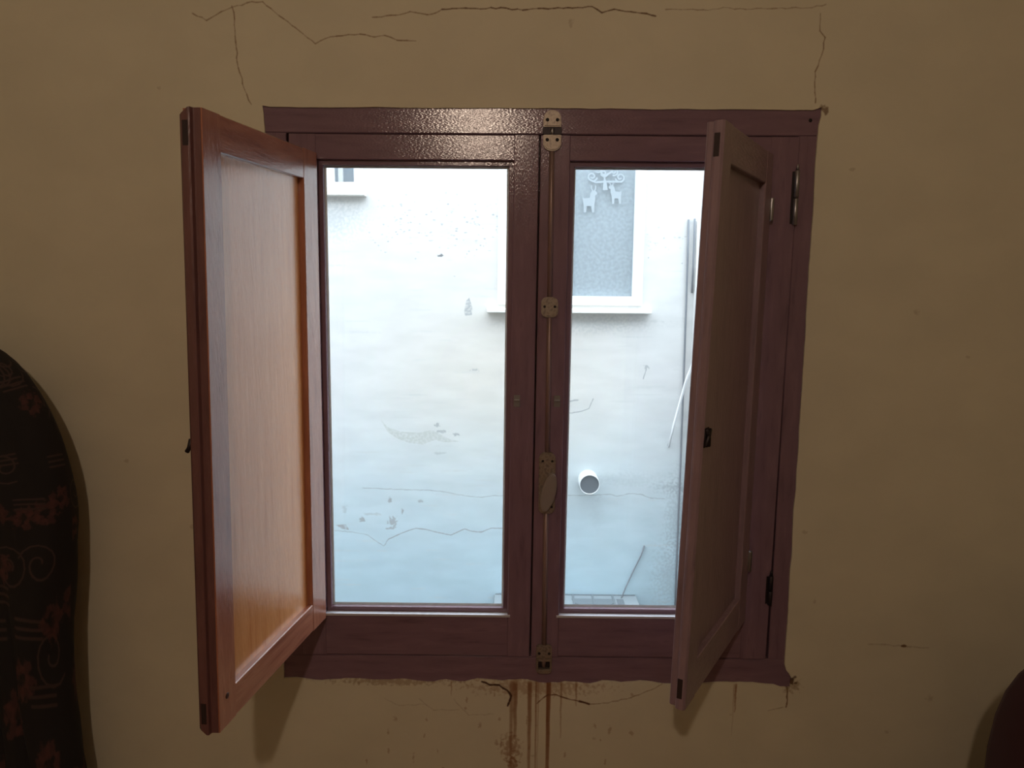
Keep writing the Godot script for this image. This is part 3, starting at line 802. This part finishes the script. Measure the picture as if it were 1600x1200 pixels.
func yard() -> void:
	var st := mb()
	var z := FAR_Z
	# the wall across: one slab with two holes for windows
	var uvp := func(x: float, y: float) -> Vector2: return Vector2((x - YARD_ORG.x) * YARD_PPM / 1600.0, (YARD_ORG.y - y) * YARD_PPM / 1600.0)
	var xs := [-5.0, -2.0, -1.30, -0.91, -0.15, 0.668, 1.5, 5.0]
	var ys := [-3.5, -1.5, 0.0, 0.63, 1.262, 1.75, 1.95, 2.15]
	for i in xs.size() - 1:
		for j in ys.size() - 1:
			var is_hole: bool = (i == 2 and j == 4) or (i == 4 and (j == 3 or j == 4))
			if is_hole:
				continue
			var x0: float = xs[i]; var x1: float = xs[i + 1]; var y0: float = ys[j]; var y1: float = ys[j + 1]
			quad(st, Vector3(x0, y0, z), Vector3(x1, y0, z), Vector3(x1, y1, z), Vector3(x0, y1, z), uvp.call(x0, y0), uvp.call(x1, y0), uvp.call(x1, y1), uvp.call(x0, y1))
	for h in [[-1.30, -0.91, 1.262, 1.75], [-0.15, 0.668, 0.63, 1.75]]:
		var q := [Vector2(h[0], h[2]), Vector2(h[1], h[2]), Vector2(h[1], h[3]), Vector2(h[0], h[3])]
		for k in 4:
			var a: Vector2 = q[k]; var b: Vector2 = q[(k + 1) % 4]
			quad(st, V(a, z), V(b, z), V(b, z - 0.25), V(a, z - 0.25), uvp.call(a.x, a.y), uvp.call(b.x, b.y), uvp.call(b.x, b.y), uvp.call(a.x, a.y))
	board(st, Vector3(-5, -3.5, z - 0.5), Vector3(5, 2.15, z - 0.25), 1, 0.0)
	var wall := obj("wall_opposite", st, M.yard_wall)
	tag(wall, "white painted wall across the yard, cracked and flaking in patches", "", "", "structure")
	# a shallow pier that grows out of the wall on the right
	st = mb()
	var top := 1.12; var px := 0.972
	var prof := PackedVector2Array([Vector2(-0.02, top), Vector2(0.006, top - 0.02), Vector2(0.03, 0.85), Vector2(0.12, 0.45), Vector2(0.15, -0.2), Vector2(0.15, -3.48), Vector2(-0.02, -3.48)])
	prism(st, prof, Vector3(px, 0, z), Vector3.BACK, Vector3.UP, Vector3.RIGHT * 0.7)
	tag(obj("wall_pier", st, M.yard_plain), "white sloping pier against the yard wall at the right edge of the glass", "", "", "structure")
	st = mb(); board(st, Vector3(-5, -3.6, z - 0.4), Vector3(5, -3.5, 0.0), 1, 0.0)
	tag(obj("floor_yard", st, M.concrete), "concrete floor of the yard", "", "", "structure")
	far_window_small(z)
	far_window_large(z)
	stickers(z)
	air_conditioner()
	# vent pipe
	var v := base("vent_pipe", Vector3(0.390, -0.405, z))
	tag(v, "short white round pipe sticking out of the yard wall above the air conditioner", "pipe")
	st = mb(true)
	lathe(st, [Vector2(0.0585, -0.01), Vector2(0.0585, 0.118), Vector2(0.0575, 0.1195), Vector2(0.0555, 0.1195), Vector2(0.0545, 0.118), Vector2(0.0545, 0.02)], Vector3.ZERO, Vector3.RIGHT, Vector3.UP, Vector3.BACK, 36)
	obj("pipe_wall", st, M.white_plastic, v)
	st = mb(); plate(st, oval(0, 0, 0.0548, 0.0548, 0.0, 40), 0.06, 0.112, 0.0005); obj("pipe_plug", st, M.dark_plastic, v)
	# cables
	st = mb(true); tube(st, [Vector3(0.925, 1.11, z + 0.008), Vector3(0.927, 0.9, z + 0.012), Vector3(0.930, 0.5, z + 0.012), Vector3(0.934, -0.3, z + 0.01), Vector3(0.936, -1.6, z + 0.01)], 0.0055)
	tag(obj("cable", st, M.cable), "thin grey cable running straight down the yard wall beside the pier", "cable", "cables on the yard wall")
	st = mb(true); tube(st, [Vector3(0.958, 1.115, z + 0.012), Vector3(0.958, 1.0, z + 0.02), Vector3(0.957, 0.86, z + 0.026), Vector3(0.96, 0.7, z + 0.01)], 0.0055)
	tag(obj("cable", st, M.cable), "short thin grey cable at the top of the pier, right of the long one", "cable", "cables on the yard wall")
	st = mb(true); tube(st, [Vector3(0.985, 0.55, z + 0.2), Vector3(0.965, 0.38, z + 0.18), Vector3(0.925, 0.2, z + 0.1), Vector3(0.88, -0.05, z + 0.05), Vector3(0.86, -0.2, z + 0.01)], 0.0075)
	tag(obj("cable", st, M.white_cable), "white cable slanting across the dark side of the pier", "cable", "cables on the yard wall")
	st = mb(true); tube(st, [Vector3(0.600, -1.13, z + 0.05), Vector3(0.63, -1.08, z + 0.01), Vector3(0.68, -0.96, z + 0.008), Vector3(0.72, -0.87, z + 0.008), Vector3(0.738, -0.81, z + 0.006)], 0.004)
	tag(obj("cable", st, M.cable), "thin grey cable climbing the yard wall from the air conditioner", "cable", "cables on the yard wall")

func far_window_small(z: float) -> void:
	var w := base("window_2", Vector3(-1.105, 1.262, z))
	tag(w, "small white window high on the yard wall at the left", "", "", "structure")
	var st := mb(); mitred(st, -0.195, 0.195, -0.012, 0.49, [Vector2(0, 0.012), Vector2(0.026, 0.012), Vector2(0.03, 0.008), Vector2(0.03, -0.05), Vector2(0, -0.05)]); obj("window_frame", st, M.white_paint, w)
	for s in [[-0.165, 0.004], [0.004, 0.165]]:
		st = mb(); mitred(st, s[0], s[1], 0.018, 0.46, [Vector2(0, -0.005), Vector2(0.020, -0.005), Vector2(0.024, -0.01), Vector2(0.024, -0.04), Vector2(0, -0.04)]); obj("sash", st, M.white_paint, w)
		st = mb(); board(st, Vector3(s[0] + 0.01, 0.03, -0.026), Vector3(s[1] - 0.01, 0.45, -0.022), 1, 0.0); obj("pane", st, M.glass, w)
	st = mb(); board(st, Vector3(-0.19, 0.0, -0.20), Vector3(0.19, 0.49, -0.19), 1, 0.0); obj("curtain", st, M.curtain, w)
	st = mb(); board(st, Vector3(0.03, 0.0, -0.12), Vector3(0.06, 0.49, -0.10), 1, 0.004); obj("curtain_edge", st, M.white_paint, w)
	st = mb(); board(st, Vector3(-0.24, -0.038, -0.06), Vector3(0.212, -0.014, 0.06), 0, 0.004); obj("sill", st, M.stone, w)

func far_window_large(z: float) -> void:
	var w := base("window_3", Vector3(0.259, 0.63, z))
	tag(w, "larger white window in the middle of the yard wall, a grey blind behind its glass", "", "", "structure")
	var st := mb(); mitred(st, -0.409, 0.418, -0.005, 1.12, [Vector2(0, 0.012), Vector2(0.022, 0.012), Vector2(0.026, 0.008), Vector2(0.026, -0.06), Vector2(0, -0.06)]); obj("window_frame", st, M.white_paint, w)
	st = mb(); mitred(st, -0.392, -0.032, 0.014, 1.10, [Vector2(0, 0.004), Vector2(0.026, 0.004), Vector2(0.030, 0.0), Vector2(0.030, -0.045), Vector2(0, -0.045)]); obj("sash", st, M.white_paint, w)
	st = mb(); mitred(st, -0.030, 0.394, 0.014, 1.10, [Vector2(0, 0.004), Vector2(0.026, 0.004), Vector2(0.030, 0.0), Vector2(0.030, -0.045), Vector2(0, -0.045)]); obj("sash", st, M.white_paint, w)
	for s in [[-0.366, -0.06], [-0.005, 0.368]]:
		st = mb(); board(st, Vector3(s[0], 0.04, -0.026), Vector3(s[1], 1.08, -0.022), 1, 0.0); obj("pane", st, M.glass, w)
	st = mb(); board(st, Vector3(-0.38, 0.01, -0.050), Vector3(0.40, 1.11, -0.046), 1, 0.0005); obj("blind", st, M.blind, w)
	st = mb(); board(st, Vector3(-0.362, 0.045, -0.046), Vector3(-0.350, 0.27, -0.036), 1, 0.002); obj("blind_chain", st, M.dark_plastic, w)
	st = mb(); board(st, Vector3(-0.468, -0.050, -0.06), Vector3(0.465, -0.026, 0.07), 0, 0.004); obj("sill", st, M.stone, w)

func stickers(z: float) -> void:
	var zz := z - 0.0218
	var at := func(u: float, v: float) -> Vector2: return Vector2(0.2512 + (u - 890.0) * 0.00367 + (v - 300.0) * 0.0002, 1.257 - (v - 300.0) * 0.00355)
	var st := mb()
	# curls of the tree, each a spiral
	var lift := 0.0008
	for c in [[926.0, 275.0, 8.0, 1.0, 0.2], [936.0, 263.0, 6.0, -1.0, 2.4], [944.0, 270.0, 6.0, 1.0, 0.0], [960.0, 267.0, 6.5, -1.0, 2.0], [969.0, 276.0, 8.0, -1.0, 2.9]]:
		var pts := []
		for k in 22:
			var a: float = c[4] + c[3] * k * 0.42
			pts.append(at.call(c[0] + cos(a) * c[2] * (1.0 - k / 26.0), c[1] + sin(a) * c[2] * (1.0 - k / 26.0)))
		ribbon(st, pts, 0.0085, zz, zz + lift); lift += 0.00012
	for l in [[945.0, 296.0, 945.0, 272.0], [945.0, 283.0, 931.0, 284.0], [931.0, 284.0, 922.0, 280.0], [945.0, 283.0, 958.0, 283.0], [958.0, 283.0, 972.0, 283.0], [945.0, 276.0, 938.0, 266.0], [945.0, 275.0, 955.0, 268.0]]:
		ribbon(st, [at.call(l[0], l[1]), at.call(l[2], l[3])], 0.010, zz, zz + lift); lift += 0.00012
	var foot := PackedVector2Array([at.call(941.5, 296), at.call(949.5, 296), at.call(946.8, 280), at.call(943.5, 280)])
	prism(st, foot, Vector3(0, 0, zz), Vector3.RIGHT, Vector3.UP, Vector3.BACK * lift)
	tag(obj("tree_sticker", st, M.sticker), "white curly tree sticker on the glass of the larger yard window", "sticker", "white stickers on the yard window")
	for d in [[921.0, 313.0, 1.0, 1.0, "white deer sticker on the yard window glass, lower left of the tree sticker"], [961.0, 302.0, -1.0, 0.85, "white deer sticker on the yard window glass, lower right of the tree sticker"]]:
		st = mb()
		var o: Vector2 = Vector2(d[0], d[1]); var s: float = d[3]; var fx: float = d[2]
		var P := func(x: float, y: float) -> Vector2: return at.call(o.x + fx * x * s, o.y + y * s)
		var body := PackedVector2Array()
		for q in [[-8, -4], [-11, -6], [-10, 4], [-9.5, 18], [-6, 18], [-5, 8], [2, 8], [3, 18], [6.5, 18], [7, 4], [9, -3], [8.5, -9], [11, -10], [12, -13], [9, -16], [4, -16], [1.5, -12], [0.5, -5]]:
			body.append(P.call(q[0], q[1]))
		prism(st, body, Vector3(0, 0, zz), Vector3.RIGHT, Vector3.UP, Vector3.BACK * 0.0008)
		ribbon(st, [P.call(5.5, -15), P.call(3, -20), P.call(4, -24)], 0.006, zz, zz + 0.0008)
		ribbon(st, [P.call(7.5, -15), P.call(10, -20), P.call(9.5, -24)], 0.006, zz, zz + 0.0008)
		tag(obj("deer_sticker", st, M.sticker), d[4], "sticker", "white stickers on the yard window")

func air_conditioner() -> void:
	var t := base("air_conditioner", Vector3(0.268, -1.125, FAR_Z))
	tag(t, "white air conditioner unit hung on the yard wall at the foot of the view", "air conditioner")
	var hw := 0.427; var dp := 0.34; var hh := 0.56
	var st := mb(); board(st, Vector3(-hw, -hh, 0.002), Vector3(hw, 0.0, dp), 1, 0.008); obj("casing", st, M.unit_casing, t)
	# the grille on top: a half-round field crossed by ribs, and a square one beside it
	var field := PackedVector2Array()
	field.append(Vector2(0.035, 0.066)); field.append(Vector2(0.295, 0.066))
	for i in range(0, 13):
		var a := PI * i / 12.0
		field.append(Vector2(0.165 + cos(a) * 0.13, 0.066 + sin(a) * 0.12))
	st = mb(); prism(st, field, Vector3(0, 0.0, 0), Vector3.RIGHT, Vector3.BACK, Vector3.UP * 0.003); obj("fan_grille", st, M.unit_dark, t)
	for x in [0.046, 0.163, 0.284]:
		st = mb(); board(st, Vector3(x - 0.006, -0.001, 0.005), Vector3(x + 0.006, 0.005, 0.19 if x < 0.1 or x > 0.2 else 0.2), 2, 0.001)
		obj("rib", st, M.unit_dark, t)
	st = mb(); board(st, Vector3(-hw + 0.004, -0.001, 0.004), Vector3(hw - 0.004, 0.004, 0.014), 0, 0.001)
	obj("rib", st, M.unit_dark, t)
	st = mb(); board(st, Vector3(0.303, 0.0, 0.066), Vector3(0.343, 0.003, 0.17), 2, 0.001); obj("vent_grille", st, M.unit_dark, t)
	st = mb()
	for i in 6:
		board(st, Vector3(0.303, 0.002, 0.072 + i * 0.017), Vector3(0.343, 0.0045, 0.078 + i * 0.017), 0, 0.0005)
	obj("slats", st, M.dark_plastic, t).set_meta("kind", "stuff")
	for s in [-1, 1]:
		st = mb(); board(st, Vector3(s * hw - 0.004, -0.5, 0.01), Vector3(s * hw + 0.004, -0.004, dp - 0.02), 1, 0.002)
		obj("end_panel", st, M.unit_dark, t)
	for s in [-0.3, 0.3]:
		st = mb(); board(st, Vector3(s - 0.02, -hh - 0.03, 0.0), Vector3(s + 0.02, -hh, dp), 2, 0.002); obj("bracket", st, M.dark_plastic, t)

# ------------------------------------------------------------------ in the room, at the edges of the view

func loft(st: SurfaceTool, rings: Array, closed_ends := true) -> void:
	var n: int = rings[0].size()
	for i in rings.size() - 1:
		for k in n:
			var j := (k + 1) % n
			var u0 := float(k) / n; var u1 := float(k + 1) / n
			var v0 := float(i) / (rings.size() - 1); var v1 := float(i + 1) / (rings.size() - 1)
			quad(st, rings[i][k], rings[i][j], rings[i + 1][j], rings[i + 1][k], Vector2(u0, 1.0 - v0), Vector2(u1, 1.0 - v0), Vector2(u1, 1.0 - v1), Vector2(u0, 1.0 - v1))
	if closed_ends:
		for e in [0, rings.size() - 1]:
			var c := Vector3.ZERO
			for p in rings[e]:
				c += p / n
			for k in n:
				var j := (k + 1) % n
				if e == 0:
					tri(st, c, rings[e][j], rings[e][k], Vector2.ZERO, Vector2.ZERO, Vector2.ZERO)
				else:
					tri(st, c, rings[e][k], rings[e][j], Vector2.ZERO, Vector2.ZERO, Vector2.ZERO)

func garment() -> void:
	var t := base("hanging_garment", Vector3(-1.17, FLOOR_Y, 0.11))
	tag(t, "dark long-sleeved garment printed with dull pink and brown motifs, hanging at the left edge", "garment")
	# sleeve: centre line and half widths from the cuff up to the shoulder
	var path := [[-0.915, -0.45, 0.075], [-0.918, -0.25, 0.070], [-0.924, -0.05, 0.066], [-0.923, 0.14, 0.068], [-0.912, 0.30, 0.073], [-0.907, 0.39, 0.074], [-0.914, 0.47, 0.073], [-0.938, 0.545, 0.072], [-0.975, 0.605, 0.068], [-1.03, 0.640, 0.060], [-1.10, 0.665, 0.045]]
	var curve := Curve3D.new()
	for p in path:
		curve.add_point(Vector3(p[0], p[1], p[2]))
	var rings := []
	var N := 40
	var steps := 44
	for i in steps + 1:
		var f := float(i) / steps * (path.size() - 1)
		var a := int(minf(f, path.size() - 2)); var b := f - a
		var get := func(k: int) -> Vector3:
			var q = path[clampi(k, 0, path.size() - 1)]
			return Vector3(q[0], q[1], q[2])
		var p0: Vector3 = get.call(a - 1); var p1: Vector3 = get.call(a); var p2: Vector3 = get.call(a + 1); var p3: Vector3 = get.call(a + 2)
		var c := p1.cubic_interpolate(p2, p0, p3, b)
		var c2 := p1.cubic_interpolate(p2, p0, p3, minf(b + 0.02, 1.0)); var c1 := p1.cubic_interpolate(p2, p0, p3, maxf(b - 0.02, 0.0))
		var tan := Vector3(c2.x - c1.x, c2.y - c1.y, 0).normalized()
		var side := Vector3(tan.y, -tan.x, 0)
		var r := c.z
		var ring := PackedVector3Array()
		for k in N:
			var an := TAU * k / N
			var fold := 0.0
			# creases that deepen towards the cuff
			var low := clampf((0.42 - c.y) / 0.5, 0.0, 1.0)
			fold -= 0.45 * low * exp(-pow(angle_difference(an, 1.75 + 0.1 * sin(c.y * 6.0)) / 0.2, 2.0))
			fold += 0.04 * sin(an * 5.0 + c.y * 14.0) + 0.02 * sin(an * 9.0 - c.y * 31.0)
			if cos(an) > 0.92: fold *= 0.3
			var rr := r * (1.0 + fold)
			ring.append(Vector3(c.x + 1.17, c.y - FLOOR_Y, 0.0) + side * cos(an) * rr + Vector3.BACK * (sin(an) * rr * 0.85))
		rings.append(ring)
	mirror = true
	var st := mb(true); loft(st, rings)
	obj("sleeve", st, M.print, t)
	# body
	rings = []
	for i in 25:
		var f := i / 24.0
		var y := lerpf(-0.5, 0.70, f)
		var hw := 0.19 + 0.05 * (1.0 - f)
		if y > 0.55:
			hw = lerpf(0.19, 0.07, pow((y - 0.55) / 0.15, 1.5))
		var ring := PackedVector3Array()
		for k in N:
			var an := TAU * k / N
			var rr := 1.0 + 0.10 * sin(an * 7.0 + 0.6 * sin(y * 4.0)) * (1.0 - f)
			ring.append(Vector3(cos(an) * hw, y - FLOOR_Y, sin(an) * 0.075 * rr))
		rings.append(ring)
	st = mb(true); loft(st, rings)
	obj("body", st, M.print, t)
	mirror = false
	# hanger
	st = mb(true)
	tube(st, [Vector3(-0.2, 0.62 - FLOOR_Y, 0), Vector3(0, 0.70 - FLOOR_Y, 0), Vector3(0.2, 0.62 - FLOOR_Y, 0)], 0.008)
	tube(st, [Vector3(0, 0.70 - FLOOR_Y, 0), Vector3(0, 0.78 - FLOOR_Y, 0), Vector3(0.02, 0.81 - FLOOR_Y, -0.02), Vector3(0.0, 0.835 - FLOOR_Y, -0.05), Vector3(0.0, 0.82 - FLOOR_Y, -0.112)], 0.004)
	obj("hanger", st, M.dark_wood, t)

func armchair() -> void:
	var t := base("armchair", Vector3(1.105, FLOOR_Y, 0.42))
	tag(t, "dark maroon upholstered armchair whose rounded back shows at the lower right corner", "armchair")
	var pad := func(called: String, c: Vector3, half: Vector3, r: float) -> void:
		# a cushion: a rounded box, its edges a superellipse
		var st := mb(true)
		var rings := []
		var nu := 36; var nv := 18
		for i in nv + 1:
			var v := -PI / 2 + PI * i / nv
			var ring := PackedVector3Array()
			for k in nu:
				var u := TAU * k / nu
				var f := func(x: float) -> float: return signf(x) * pow(absf(x), r)
				ring.append(c + Vector3(half.x * f.call(cos(v)) * f.call(cos(u)), half.y * f.call(cos(v)) * f.call(sin(u)), half.z * f.call(sin(v))))
			rings.append(ring)
		loft(st, rings, false)
		obj(called, st, M.maroon, t)
	pad.call("backrest", Vector3(0, 0.60, -0.07), Vector3(0.388, 0.37, 0.11), 0.42)
	pad.call("seat", Vector3(0, 0.40, 0.28), Vector3(0.30, 0.09, 0.32), 0.35)
	for s in [-1, 1]:
		pad.call("armrest", Vector3(s * 0.34, 0.36, 0.27), Vector3(0.07, 0.20, 0.34), 0.35)
	for s in [[-1, -1], [1, -1], [-1, 1], [1, 1]]:
		var st := mb(); board(st, Vector3(s[0] * 0.31 - 0.025, 0.0, 0.24 + s[1] * 0.28 - 0.025), Vector3(s[0] * 0.31 + 0.025, 0.34, 0.24 + s[1] * 0.28 + 0.025), 1, 0.004)
		obj("leg", st, M.dark_wood, t)
